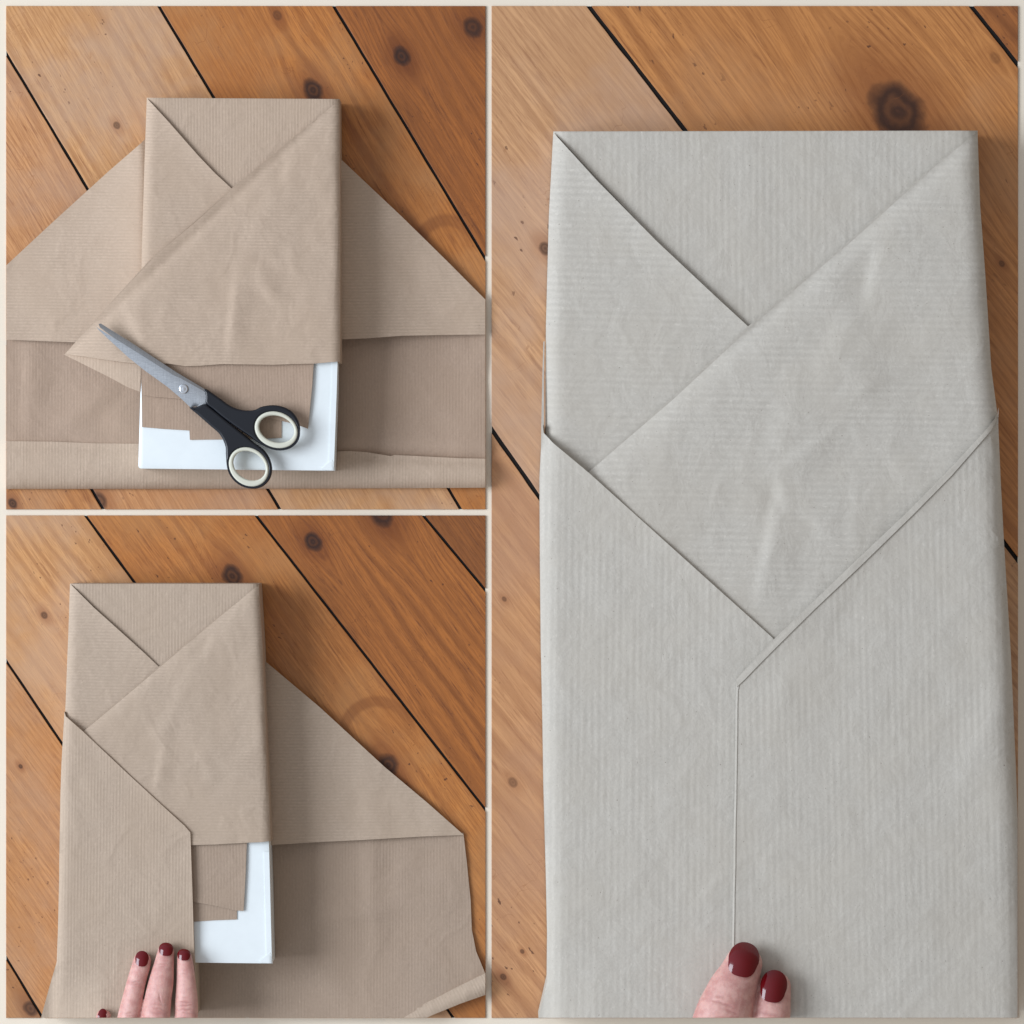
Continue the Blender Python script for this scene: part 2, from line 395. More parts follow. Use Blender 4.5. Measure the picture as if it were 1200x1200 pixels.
floor(R3, [((576, 503), (1060, 1193)), ((690, 7), (1193, 657)), ((1138, 7), (1193, 76))], 4.9, [
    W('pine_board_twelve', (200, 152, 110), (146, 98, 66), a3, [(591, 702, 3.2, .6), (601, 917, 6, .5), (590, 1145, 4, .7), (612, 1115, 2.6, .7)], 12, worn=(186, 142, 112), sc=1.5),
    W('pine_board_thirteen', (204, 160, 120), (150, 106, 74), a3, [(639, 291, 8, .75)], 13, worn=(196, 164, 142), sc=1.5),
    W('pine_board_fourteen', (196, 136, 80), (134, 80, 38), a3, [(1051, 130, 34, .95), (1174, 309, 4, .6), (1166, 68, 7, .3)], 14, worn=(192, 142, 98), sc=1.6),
    W('pine_board_fifteen', (162, 102, 54), (104, 58, 28), a3, [], 15, sc=1.5)], 40)

# ------------------------------------------------------------------ boxes under paper
def body(lp, rp, ytop, zt, r, rl=None):
    """height of the wrapped box: left and right outline given as (y, x) pairs; long edges rounded with radius r"""
    ly, lx = zip(*lp); ry, rx = zip(*rp); rl = rl or r
    def f(x, y):
        dl = x - float(np.interp(y, ly, lx)); dr = float(np.interp(y, ry, rx)) - x
        z = zt(y) if callable(zt) else zt
        for d, q in ((dl, rl), (dr, r)):
            if d < q:
                s = 1 - max(d, 0) / q; z -= q * .62 / 1000 * (1 - math.sqrt(max(0, 1 - s * s)))
        dt = y - ytop
        if dt < 4: z -= .0016 * (1 - max(dt, 0) / 4) ** 2
        return z
    return f
def outline(lp, rp, extra_bottom=None):
    return [(x, y) for y, x in lp][::-1] + [(x, y) for y, x in rp]

# ================================================================== FIRST TABLEAU: paper half folded, scissors on top
L1 = [(114.5, 172), (200, 169), (300, 166), (427, 164.5), (552, 162)]
Q1 = [(116, 398), (250, 399), (427, 399), (552, 396)]
zt1 = lambda y: .060 + .014 * (y - 114) / 436
def fold_edge(pts, w_, drop, zf, mat, parent, ang):
    """rounded back of a fold: runs along pts, bulging w_ outward (to the left of the run) and rolling down"""
    n = len(pts); rows = []
    for i, (x, y) in enumerate(pts):
        a, b = pts[max(0, i - 1)], pts[min(n - 1, i + 1)]; dx, dy = b[0] - a[0], b[1] - a[1]; l = math.hypot(dx, dy)
        nx, ny = dy / l, -dx / l; t = i / (n - 1); k = min(1, 4 * t + .25, 4 * (1 - t) + .25); z = zf(x, y)
        rows.append([(x + nx * q * k, y + ny * q * k, z - drop * k * h) for q, h in ((-w_ * .8, -.03), (0, .02), (w_ * .45, .12), (w_ * .8, .42), (w_, 1.0))])
    V = [at(*p) for rr in rows for p in rr]; m = 5
    F = [[i * m + j, i * m + j + 1, (i + 1) * m + j + 1, (i + 1) * m + j][::-1] for i in range(n - 1) for j in range(m - 1)]
    me = bpy.data.meshes.new('fold_edge'); me.from_pydata(V, [], F); me.update()
    if sum(p.normal.z for p in me.polygons) < 0: me.flip_normals()
    ca, sa = math.cos(ang), math.sin(ang); uvl = me.uv_layers.new(name='UVMap'); flat = [p for rr in rows for p in rr]
    for lp in me.loops:
        x, y, _ = flat[lp.vertex_index]; uvl.data[lp.index].uv = ((x * ca + y * sa) / 100, (-x * sa + y * ca) / 100)
    for p in me.polygons: p.use_smooth = True
    return link('fold_edge', me, mat, parent)
def run(a, b, n=24): return [(a[0] + (b[0] - a[0]) * i / n, a[1] + (b[1] - a[1]) * i / n) for i in range(n + 1)]
b1 = body(L1, Q1, 115, zt1, 11)
pap = empty('wrapping_paper', 285, 330, 'ribbed brown paper half wrapped round the box under the scissors, both wings open', 'wrapping paper')
sheet('wrapped_body', [(172, 114.5), (398, 116), (399, 250), (399, 425), (340, 426.5), (280, 427), (230, 427.5), (164.5, 425), (166, 300), (169, 200)], lambda x, y: b1(x, y) - .0004, P1, pap, 6, 0, wall=.004)
# sheet lying on the floor
def z_floor1(x, y):
    z = .0016 + .0022 * (n3(x, y, .012, 3) + .5) + .0012 * n3(x, y, .035, 8)
    z += crease(x, y, (33, 400), (30, 520), .0022, 5) + crease(x, y, (150, 440), (60, 515), .0030, 9, -.001) + crease(x, y, (130, 500), (165, 492), .0014, 4) + crease(x, y, (462, 400), (455, 520), .0014, 8, .0008)
    z += .010 * max(0, 1 - abs(y - 524) / 46) ** 2
    z += .006 * math.exp(-abs(x - 281) / 90) * max(0, min(1, (y - 380) / 100))
    return z
sheet('floor_sheet', [(7.3, 385), (40, 380), (300, 300), (540, 380), (568.7, 385), (568.7, 545), (7.3, 535)], z_floor1, P1i, pap, 8)
def z_wing1(sign):
    def f(x, y):
        ed = 165 if sign < 0 else 399
        d = abs(x - ed)
        z = .006 + .022 * math.exp(-d / 55) + .0018 * n3(x, y, .016, 11 + sign) + .0010 * n3(x, y, .04, 5)
        edge = 399 + (0 if sign < 0 else -4)
        z += .0055 * math.exp(-max(0, edge - y) / 16) * (0.55 + .45 * math.sin(x / 37.0 + sign))
        return z
    return f
wl = sheet('side_wing', [(170, 163), (165, 168), (128, 200), (60, 262), (7.3, 311), (7.3, 398), (45, 399.5), (85, 401), (120, 402), (170, 403)], z_wing1(-1), P1, pap, 7, math.pi / 2 + .01)
wr = sheet('side_wing', [(392, 180), (400, 187), (470, 253), (525, 307), (568.7, 351), (568.7, 392), (520, 392.5), (470, 393.5), (430, 396.5), (392, 398)], z_wing1(1), P1, pap, 7, math.pi / 2 - .01)
# the roll the sheet still hangs on
def roll_z(yc, hw, h):
    def f(x, y):
        e = (518 + 10 * max(0, x - 300) / 260) if True else 0
        t = (y - e) / (572.5 - e); t = min(.9999, max(0.0001, t))
        return .0035 + h * math.sqrt(1 - (2 * t - 1) ** 2) ** 1.0 + .0005 * n3(x, y, .03, 2)
    return f
top_e = [(7.3, 517), (60, 517.5), (110, 519.5), (165, 520), (280, 524), (396, 529), (410, 528.5), (430, 530), (458, 534.5), (462, 533.2), (500, 535), (540, 537), (568.7, 537.5)]
def z_roll(x, y):
    e = float(np.interp(x, [p[0] for p in top_e], [p[1] for p in top_e])); t = min(1, max(0, (y - e) / (572.5 - e)))
    return .0055 + .0165 * (max(0, 1 - (2 * max(t, .12) - 1) ** 2)) ** .5 + .0004 * n3(x, y, .05, 2)
sheet('paper_roll', top_e[:] + [(568.7, 571.5), (400, 572.5), (200, 573), (7.3, 573)], z_roll, P1, pap, 4, 0, wall=.001)
# top panel, folds
sheet('top_panel', [(173, 115.2), (397.5, 116.4), (330, 180), (272, 226), (225, 176)], lambda x, y: b1(x, y) + .0004, P1, pap, 6)
FL = ((172.5, 115), (274, 224))
sheet('folded_flap', [(172.3, 115.2), (196, 141), (232, 182), (252, 203), (277, 226), (255, 255), (175, 320), (165.6, 320), (166.2, 300), (169.2, 200)],
      lambda x, y: b1(x, y) + .0012 + lift(x, y, *FL, .0042, 14), P1, pap, 5, math.pi / 2 + .02)
def z_big1(x, y):
    xe = float(np.interp(y, [114, 427], [172, 164.5]))
    if x < xe: z = b1(xe + 14, y) - .00012 * (xe - x) - .0000012 * (xe - x) ** 2
    elif x < xe + 14: z = b1(xe + 14, y)
    else: z = b1(x, y)
    z += .0058 + .0012 - .0030 * math.exp(-seg(x, y, (398, 117), (76, 415))[0] / 7)
    z += .0012 * n3(x, y, .02, 21) + .0005 * n3(x, y, .06, 22)
    z += crease(x, y, (337, 183), (327, 214), -.0016, 4, .0012) + crease(x, y, (327, 214), (285, 300), .0011, 9, .0014)
    z += crease(x, y, (278, 320), (268, 424), .0022, 5, .0026) + crease(x, y, (278, 320), (330, 352), .0013, 6, .0014)
    z += crease(x, y, (262, 303), (300, 299), .0014, 4, -.0010) + crease(x, y, (300, 322), (325, 360), .0012, 4, .0008)
    z += crease(x, y, (138, 364), (162, 400), -.0030, 6, .0030) + crease(x, y, (336, 286), (350, 330), .0008, 6, .0008)
    z += .0016 * math.exp(-max(0, 426 - y) / 7) * (.5 + .5 * math.sin(x / 21))
    return z
sheet('folded_flap', [(397.8, 117), (345, 161), (272, 222), (228, 261), (184, 298), (120, 366), (76, 415), (100, 418), (130, 422.5), (163, 426.5), (196, 426), (217, 429), (235, 428.5), (262, 426.5), (290, 427), (320, 427.5), (345, 426.5), (370, 426), (386, 424.5), (398.5, 423.5), (398.7, 250)],
      z_big1, P1, pap, 4, math.pi / 2 + .012)
fold_edge(run((396, 118.6), (272, 222), 16) + run((266, 227), (184, 298), 12)[0:] + run((176, 306), (78, 413), 14), 1.7, .0030, z_big1, P1, pap, math.pi / 2)
sheet('paper_lip', [(74, 415), (92, 416), (166, 425), (165, 440), (163.5, 459), (150, 454), (128, 442), (100, 428)], lambda x, y: z_big1(x, y) - .0035 - .00012 * max(0, y - 415), P1, pap, 5)
def z_in1(o, fx):
    return lambda x, y: zt1(y) + o + .00025 * n3(x, y, .03, 31 + fx) + lift(x, y, (367, 428), (360, 503), .0016, 10) + (lift(x, y, (361, 502), (166, 462), .0014, 9) if fx == 4 else 0)
sheet('inner_flap', [(165.5, 424), (330, 420), (330, 513), (300, 514.5), (222.5, 515.5), (222, 504.5), (190, 502.5), (166.5, 500.5)], z_in1(.0011, 1), P1i, pap, 6, .01)
sheet('inner_flap', [(165.5, 420), (368, 420), (366, 450), (361, 502.5), (346, 497), (290, 484), (235, 470.5), (205, 467), (180, 465), (166.3, 462.5)], z_in1(.0026, 4), P1i, pap, 6, -.03)

def card_box(root, lp, rp, ybot, zt, wall, ytop, r=2.2):
    f0 = body(lp, rp, ytop, zt, r)
    def f(x, y):
        z = f0(x, y) - .0002; d = ybot - y
        if d < 3: z -= .0014 * (1 - max(0, d) / 3) ** 2
        return z
    xl = lambda y: float(np.interp(y, *zip(*lp))); xr = lambda y: float(np.interp(y, *zip(*rp)))
    yt = ytop + 3
    P = [(xl(y) + (2.5 if y < ybot - 150 else 0), y) for y in np.linspace(yt, ybot - 3, 6)] + [(xl(ybot) + .8, ybot - .8), (xl(ybot) + 3, ybot)] + [(xr(ybot) - 3, ybot + 2.5), (xr(ybot), ybot + 2.5)] + [(xr(y), y) for y in np.linspace(ybot - 3, yt, 6)]
    b = sheet('box_shell', P, f, M_white, root, 6, wall=wall)
    # the lid's side strip and the tucked corner
    s = [(xr(y) - 6.5, y) for y in np.linspace(ybot - 128, ybot - 6, 5)] + [(xr(y) - .4, y) for y in np.linspace(ybot - 2, ybot - 128, 5)]
    sheet('lid_edge', s, lambda x, y: f(min(x, xr(y) - 3), y) + .0009, M_white, root, 5, thick=.0008)
    c = (xr(ybot), ybot)
    sheet('corner_tab', [(c[0] - 15, c[1] + 1.2), (c[0] - 9, c[1] - 5), (c[0] - 2.5, c[1] - 10), (c[0] - .5, c[1] - 6), (c[0] + .6, c[1] + 2.6)], lambda x, y: f(x, min(y, ybot - 3)) + .0013, M_white, root, 3, thick=.0012)
    return b
wb = empty('gift_box', 279, 335, 'white card box showing below the paper, under the scissors', 'box')
card_box(wb, [(114, 174), (427, 165.5), (552, 162)], [(114, 396), (428, 396), (552, 391.5)], 549, lambda y: zt1(y) - .0002 * 0 - (.0022 if y < 419 else 0), .0225, 118)

# ---- scissors
def catmull(P, n=6):
    out = []
    for i in range(len(P)):
        p0, p1, p2, p3 = (Vector(P[(i + k - 1) % len(P)]) for k in range(4))
        for j in range(n):
            t = j / n
            out.append(tuple(.5 * ((2 * p1) + (-p0 + p2) * t + (2 * p0 - 5 * p1 + 4 * p2 - p3) * t * t + (-p0 + 3 * p1 - 3 * p2 + p3) * t ** 3)))
    return out
def ell(cx, cy, a, b, ang, n=40):
    r = math.radians(ang); return [(cx + a * math.cos(t) * math.cos(r) - b * math.sin(t) * math.sin(r), cy + a * math.cos(t) * math.sin(r) + b * math.sin(t) * math.cos(r)) for t in [2 * math.pi * k / n for k in range(n)]]
def slab(name, loops, z, half, bev, mat, parent, zf=None):
    """flat shape with holes, real thickness and rounded rims"""
    cu = bpy.data.curves.new(name, 'CURVE'); cu.dimensions = '2D'; cu.fill_mode = 'BOTH'
    cu.extrude = half - bev; cu.bevel_depth = bev; cu.bevel_resolution = 4; cu.offset = -bev
    for lp in loops:
        s = cu.splines.new('POLY'); s.points.add(len(lp) - 1)
        for i, (x, y) in enumerate(lp): q = at(x, y, z); s.points[i].co = (q[0], q[1], 0, 1)
        s.use_cyclic_u = True
    o = bpy.data.objects.new('tmp', cu); COL.objects.link(o)
    bpy.context.view_layer.update()
    me = bpy.data.meshes.new_from_object(o.evaluated_get(bpy.context.evaluated_depsgraph_get())); bpy.data.objects.remove(o)
    for v in me.vertices:
        v.co.z += z
        if zf: v.co.z += zf(v.co.x * 1000 + 600, 600 - v.co.y * 1000)
    for p in me.polygons: p.use_smooth = True
    me.set_sharp_from_angle(angle=math.radians(35)); me.name = name
    return link(name, me, mat, parent)
sci = empty('scissors', 230, 470, 'closed scissors with steel blades and dark handles with cream inner rings', 'scissors')
zs = .0835
sl = lambda x, y: .00003 * (y - 470)
BA, BB = (113, 381), (243, 466)
def z_blade(o, off, k):
    def f(x, y):
        d, t = sseg(x, y, BA, BB); return zs + o - k * (d - off) ** 2 + .0012 * (t - .7)
    return f
sheet('blade', [(115.5, 379.6), (118, 379.0), (152, 400.2), (207, 436.4), (241, 456.6), (243, 466), (236, 471), (200, 446), (117, 383.5)], z_blade(.0006, -2, .00003), M_steel, sci, 3, thick=.0012)
sheet('blade', [(112.6, 382.6), (115, 384.6), (150, 406.2), (204, 440.2), (212, 443.4), (218, 446.9), (239, 458.5), (243, 464), (242, 473), (239, 475), (223, 477.2), (210, 465), (196, 453.2), (170, 434.5), (150, 418.5), (126, 396.5), (115, 386)], z_blade(.0034, 5, .000009), M_steel, sci, 3, thick=.0015)
def revolve(name, cx, cy, z, prof, mat, parent, n=28):
    bm = bmesh.new(); rings = []
    x0, y0, _ = at(cx, cy, z)
    for r, h in prof: rings.append([bm.verts.new((x0 + r * math.cos(2 * math.pi * k / n), y0 + r * math.sin(2 * math.pi * k / n), z + h)) for k in range(n)])
    for a, b in zip(rings, rings[1:]):
        for k in range(n): bm.faces.new((a[k], a[(k + 1) % n], b[(k + 1) % n], b[k]))
    bm.faces.new(rings[-1])
    for f in bm.faces: f.smooth = True
    me = bpy.data.meshes.new(name); bm.to_mesh(me); bm.free(); return link(name, me, mat, parent)
revolve('rivet', 215.3, 456, zs + .003, [(.0056, 0), (.0056, .0008), (.005, .0016), (.004, .0022), (.0034, .0019), (.002, .0024), (.0005, .0026)], M_chrome, sci)
H1 = catmull([(240.5, 455.5), (256, 465.5), (271, 476), (285, 480.6), (298, 480.5), (307, 476.5), (321, 474.8), (334, 477.5), (344, 484), (350.5, 495), (351.5, 507), (347, 518), (338, 525.6), (326, 527), (314, 524.6), (303, 519), (292, 511), (280, 503), (262, 490), (250, 480), (241.5, 473), (241, 464)])
H2 = catmull([(222.3, 477.6), (230, 477), (240, 473.5), (248, 478.5), (264, 491.5), (282, 506), (297, 518), (309, 527), (316, 537), (319, 549), (316.5, 561), (308, 570), (296, 572.8), (283, 569), (273, 560.5), (266.5, 548), (265, 535), (264, 522), (257.5, 509), (246, 498.5), (233, 487)])
E1o, E1i = ell(324, 504, 27.2, 22.2, 22), ell(324.3, 502.8, 21.0, 15.4, 18)
E2o, E2i = ell(291.7, 547.6, 26.4, 22.4, 42), ell(292.4, 545.8, 20.4, 15.8, 34)
h1 = slab('handle', [H1, ell(324, 504, 25.5, 20.5, 22)], zs + .003, .0052, .0026, M_black, sci)
slab('grip_ring', [E1o, E1i][:1] and [ell(324, 503.8, 26.0, 21.0, 22), E1i], zs + .0036, .0056, .0020, M_cream, h1)
h2 = slab('handle', [H2, ell(291.7, 547.4, 24.6, 20.8, 42)], zs + .0035, .0052, .0026, M_black, sci)
slab('grip_ring', [ell(291.8, 547.2, 25.2, 21.4, 42), E2i], zs + .0041, .0056, .0020, M_cream, h2)

# ================================================================== SECOND TABLEAU: left wing folded over, held by a hand
L2 = [(684, 82), (760, 79), (838, 76), (900, 72), (1000, 70), (1127, 67), (1193, 60)]
Q2 = [(684, 303.5), (760, 308), (880, 313), (988, 318), (1128, 319.5)]
zt2 = .066
b2 = body(L2, Q2, 684, zt2, 11)
pp = empty('wrapping_paper', 300, 930, 'ribbed brown paper with one wing folded over the box and the other wing open', 'wrapping paper')
sheet('wrapped_body', [(82, 684), (303.5, 684), (308, 760), (313, 880), (317.8, 986), (228, 990), (228, 1126), (67, 1126), (70, 1000), (72, 900), (77.5, 838), (79.5, 760)], lambda x, y: b2(x, y) - .0004, P2, pp, 6, 0, wall=.003)
def z_fl2(x, y):
    z = .0018 + .002 * (n3(x, y, .012, 43) + .5) + .0010 * n3(x, y, .035, 8)
    z += crease(x, y, (430, 985), (437, 1115), .0030, 6, .0026) + crease(x, y, (345, 1080), (520, 1060), .0024, 9) + crease(x, y, (470, 1020), (500, 1000), .0012, 6)
    z += .016 * max(0, (y - 1075) / 118) ** 2 * max(0, min(1, (x - 250) / 250))
    return z
sheet('floor_sheet', [(228, 960), (330, 960), (543, 976), (547, 1010), (551.5, 1055), (553, 1090), (558, 1115), (568.7, 1141), (568.7, 1150), (540, 1163), (510, 1178), (485, 1192.7), (180, 1192.7), (180, 1100), (228, 1100)], z_fl2, P2i, pp, 8)
def z_w2(x, y):
    d = abs(x - 318)
    z = .006 + .018 * math.exp(-d / 50) + .0016 * n3(x, y, .016, 51) + .001 * n3(x, y, .04, 5)
    z += crease(x, y, (426, 850), (430, 985), .0014, 8, .0022)
    z += .0045 * math.exp(-max(0, 984 - y) / 14) * (.5 + .4 * math.sin(x / 33.0))
    return z
sheet('side_wing', [(305, 768), (311, 775), (375, 829), (451, 899), (500, 940), (543.5, 978.5), (500, 980), (430, 984), (370, 987), (305, 991)], z_w2, P2, pp, 7, math.pi / 2 - .01)
def z_r2(x, y):
    d, t = sseg(x, y, (455, 1196), (569, 1141)); w_ = 20 * 1.0 + 3
    s = min(1, max(0, abs(d) / 25))
    s = max(s, .1)
    return .006 + .013 * math.sqrt(max(0, 1 - (2 * s - 1) ** 2))
sheet('paper_roll', [(452, 1192.7), (480, 1184), (510, 1170), (535, 1157), (568.7, 1140.5), (568.7, 1166), (540, 1176), (508, 1189), (500, 1192.7)], z_r2, P2, pp, 4, math.radians(-26), wall=.001)
sheet('top_panel', [(83, 684.6), (303, 684.4), (246, 736), (186, 787), (150, 750)], lambda x, y: b2(x, y) + .0004, P2, pp, 6)
sheet('folded_flap', [(82.6, 684.6), (110, 712), (150, 748), (170, 766), (190, 785), (170, 810), (100, 868), (76.5, 850), (76.3, 838), (79.3, 760)],
      lambda x, y: b2(x, y) + .0012 + lift(x, y, (82, 684), (186, 783), .0034, 12), P2, pp, 5, math.pi / 2 + .02)
def z_big2(x, y):
    z = b2(x, y) + .0052 + .0014 - .0030 * math.exp(-seg(x, y, (303, 685), (98, 857))[0] / 7)
    z += .0011 * n3(x, y, .02, 61) + .0004 * n3(x, y, .06, 22)
    z += crease(x, y, (246, 742), (236, 770), -.0015, 4, .0012) + crease(x, y, (236, 770), (192, 858), .0010, 9, .0014)
    z += crease(x, y, (192, 872), (183, 925), .0020, 4, .0020) + crease(x, y, (235, 880), (250, 915), .0010, 7, .0012)
    z += crease(x, y, (176, 860), (205, 850), .0012, 4, -.001)
    return z
sheet('folded_flap', [(303.2, 685.2), (250, 729), (186, 783), (140, 822), (98, 857), (94, 862), (98, 880), (215, 985), (222, 990.5), (255, 989.5), (289, 987.5), (305, 987), (317.4, 985.6), (313, 880), (308, 760)], z_big2, P2, pp, 4, math.pi / 2 + .012)
fold_edge(run((301, 687), (186, 783), 20) + run((180, 788), (99, 856), 14), 1.7, .0030, z_big2, P2, pp, math.pi / 2)
sheet('inner_flap', [(215, 1050), (277.5, 1050), (277.5, 1077.5), (250, 1078.5), (215, 1081)], lambda x, y: zt2 + .0010 + .0002 * n3(x, y, .04, 3), P2i, pp, 6, .03)
sheet('inner_flap', [(215, 980), (289.5, 980), (288, 1020), (285.5, 1067.5), (276, 1067), (250, 1061), (215, 1055)], lambda x, y: zt2 + .0020 + lift(x, y, (289, 988), (285, 1067), .0012, 8) + lift(x, y, (285, 1068), (200, 1051), .0012, 8), P2i, pp, 6, -.02)
def z_over2(x, y):
    z = b2(x, y) + .0080 + lift(x, y, (97, 857), (223, 975), .0014, 9) + lift(x, y, (224, 976), (228, 1120), .0012, 8)
    z += .0009 * n3(x, y, .014, 71) + .0005 * n3(x, y, .05, 2)
    if y > 1126: z -= .0003 * (y - 1126) * min(1, max(0, (120 - x) / 60)) * 1.2
    return z
sheet('crossing_flap', [(75.5, 834), (77, 839.5), (97, 857), (150, 907), (200, 953), (216, 967.5), (223, 975.5), (225, 1030), (227, 1100), (229, 1150), (229, 1192.7), (48, 1192.7), (58, 1156), (66.5, 1127), (69, 1060), (69.5, 1000), (70.8, 930), (72, 895)], z_over2, P2, pp, 5, .01, wall=.003)
wb2 = empty('gift_box', 200, 905, 'white card box whose lower right corner shows beside the red nailed fingers', 'box')
card_box(wb2, [(684, 86), (900, 80), (1128, 76)], [(684, 301), (986, 315.5), (1128, 319)], 1126.5, lambda y: zt2 - (.0022 if y < 980 else 0), .004, 688)

# ================================================================== THIRD TABLEAU: finished pocket, close
L3 = [(154, 648), (250, 643), (380, 639.5), (505, 639), (560, 634), (700, 634), (900, 637), (1050, 641), (1120, 641), (1193, 641)]
Q3 = [(153, 1146), (240, 1149), (320, 1155), (430, 1162), (490, 1169), (640, 1176), (760, 1184), (900, 1190), (960, 1193.5), (1193, 1200)]
zt3 = .072
b3 = body(L3, Q3, 153.5, zt3, 24, 20)
p3 = empty('wrapped_parcel', 910, 675, 'large close-up parcel wrapped in pale grey ribbed paper with a crossed pocket front', 'parcel')
O3l = [(x, y) for y, x in L3]; O3r = [(x, y) for y, x in Q3]
def lside(y): return float(np.interp(y, *zip(*L3)))
sheet('wrapped_body', O3l[::-1][1:] [::1] and ([(x + .6, y) for x, y in O3l[:-1]][::-1] + [(min(1192.5, x - .4), y) for x, y in O3r[:-1]] + [(1192.5, 1192.7), (641.6, 1192.7)]), lambda x, y: b3(x, y) - .0006, P3, p3, 12, 0, wall=.002)
sheet('top_panel', [(649, 155), (1145, 153.6), (1000, 285), (880, 392), (790, 305)], lambda x, y: b3(x, y) + .0005 + .0004 * n3(x, y, .02, 3), P3, p3, 10)
sheet('folded_flap', [(648.5, 155.5), (700, 212), (770, 283), (820, 330), (850, 358), (886, 391), (840, 440), (700, 570), (668, 560), (639.5, 515), (639.5, 500), (640, 380), (643.4, 250)],
      lambda x, y: b3(x, y) + .0020 + lift(x, y, (648, 155), (880, 385), .0066, 26) + .0009 * n3(x, y, .012, 81), P3, p3, 8, math.pi / 2 + .03)
def z_big3(x, y):
    z = b3(x, y) + .0076 + .0034 - .0066 * math.exp(-seg(x, y, (1146, 154), (690, 553))[0] / 15)
    z += .0016 * n3(x, y, .010, 91) + .0006 * n3(x, y, .03, 22)
    z += crease(x, y, (1022, 290), (1008, 355), -.0030, 9, .0026)
    z += crease(x, y, (1008, 355), (960, 450), .0016, 16, .0024) + crease(x, y, (940, 430), (905, 560), .0016, 18, .0030)
    z += crease(x, y, (905, 560), (915, 600), -.0020, 6, .0034) + crease(x, y, (915, 580), (892, 700), .0030, 9, .0046)
    z += crease(x, y, (905, 556), (985, 500), .0022, 8, -.0022) + crease(x, y, (945, 595), (985, 640), .0022, 9, .0022)
    z += crease(x, y, (1005, 560), (1000, 640), .0016, 8, .0018) + crease(x, y, (1000, 470), (1030, 440), .0014, 8, .001)
    z += crease(x, y, (1030, 515), (1060, 560), .0010, 7, .001)
    return z
sheet('folded_flap', [(1145.2, 154.2), (1090, 200), (1000, 281), (880, 383), (790, 467), (690, 553), (684, 562), (700, 600), (880, 770), (960, 740), (1171, 520), (1168.2, 480), (1161.4, 430), (1154.4, 320), (1148.4, 240)], z_big3, P3, p3, 5, math.pi / 2 + .015)
fold_edge(run((1143, 156.2), (1090, 200), 6) + run((1080, 209), (1000, 281), 10) + run((992, 288), (880, 383), 12) + run((870, 391.5), (790, 467), 10) + run((780, 475.6), (692, 551.5), 10), 3.2, .0052, z_big3, P3, p3, math.pi / 2)
def z_ol3(x, y):
    z = b3(max(x, lside(y) + .5), y) + .0125 + lift(x, y, (640, 508), (907, 748), .0026, 18)
    z += .0011 * n3(x, y, .010, 101) + .0005 * n3(x, y, .03, 2)
    if y > 1120 and x < 700: z -= .00012 * (y - 1120) * (700 - x) / 60
    return z
sheet('crossing_flap', [(636.2, 498), (637, 507), (648, 519), (690, 554), (760, 617), (840, 689), (905, 747), (925, 770), (925, 1192.7), (631, 1192.7), (636, 1172), (641, 1150), (641.5, 1100), (640, 1030), (637, 920), (636, 850), (634, 760), (633, 660), (632.5, 560), (634, 530)], z_ol3, P3, p3, 9, .008, wall=.002)
sheet('paper_edge', [(637.0, 400), (638.2, 400), (637.4, 440), (637.4, 508), (633.8, 545), (634.6, 500), (635.8, 440)], lambda x, y: zt3 - .006 + .004 * max(0, (y - 400) / 108), P3, p3, 4, 0, wall=.03)
def z_or3(x, y):
    z = b3(x, y)
    z += .0165 + lift(x, y, (1168, 484), (863, 796), .0020, 16)
    z += .0016 * n3(x, y, .009, 111) + .0006 * n3(x, y, .028, 2)
    z += crease(x, y, (932, 765), (900, 860), .0016, 12, .0026) + crease(x, y, (960, 760), (1010, 700), -.0012, 12, .001)
    z += crease(x, y, (1186, 800), (1120, 930), .0030, 22, .0040) + crease(x, y, (960, 1080), (1100, 1090), .0014, 20, .003)
    return z
OR3 = [(1170, 478), (1169, 486), (1158, 501), (1110, 553), (1064, 599.5), (1000, 660), (950, 708), (909, 747), (880, 777), (863, 796), (862, 900), (860.5, 1000), (858.5, 1100), (858, 1192.7), (1192.6, 1192.7), (1192.6, 960), (1190.5, 900), (1184.6, 765), (1176.8, 640), (1172.6, 560), (1170, 500)]
sheet('crossing_flap', OR3, z_or3, P3, p3, 9, -.02)
# the hem turned over along the slanting edge
mid = OR3[1:10]
hem = [(x, y) for x, y in mid] + [(863.5, 805), (872, 797)] + [(x + o, y + o * .95) for (x, y), o in zip(mid[::-1][1:], (5.9, 6.3, 5.5, 5.9, 5.0, 4.9, 3.6, 1.6))]
sheet('turned_hem', hem, lambda x, y: z_or3(x, y) + .0007 + .0008 * min(1.3, seg(x, y, (1167, 488), (863, 796))[0] / 7), P3, p3, 3, math.radians(45), thick=.0009)
_sv = [(864.4, 793), (863.2, 812), (862.7, 850), (862, 900), (861.2, 950), (860.5, 1000), (859.5, 1050), (858.8, 1106), (858.4, 1150)]
def _sx(y): return float(np.interp(y, [p[1] for p in _sv], [p[0] for p in _sv])) + .5 * n3(0, y, .02, 5)
sheet('turned_hem', [(_sx(y) - .9, y) for y in range(795, 1150, 12)] + [(_sx(y) + 1.5 + .5 * n3(3, y, .03, 2) + (2.2 if y < 806 else 0), y) for y in range(1145, 796, -12)], lambda x, y: z_or3(x, y) + .0001 + .0007 * max(0, min(1, (x - _sx(y) + 1) / 2.4)), P3, p3, 1.2, 0, thick=.0007)

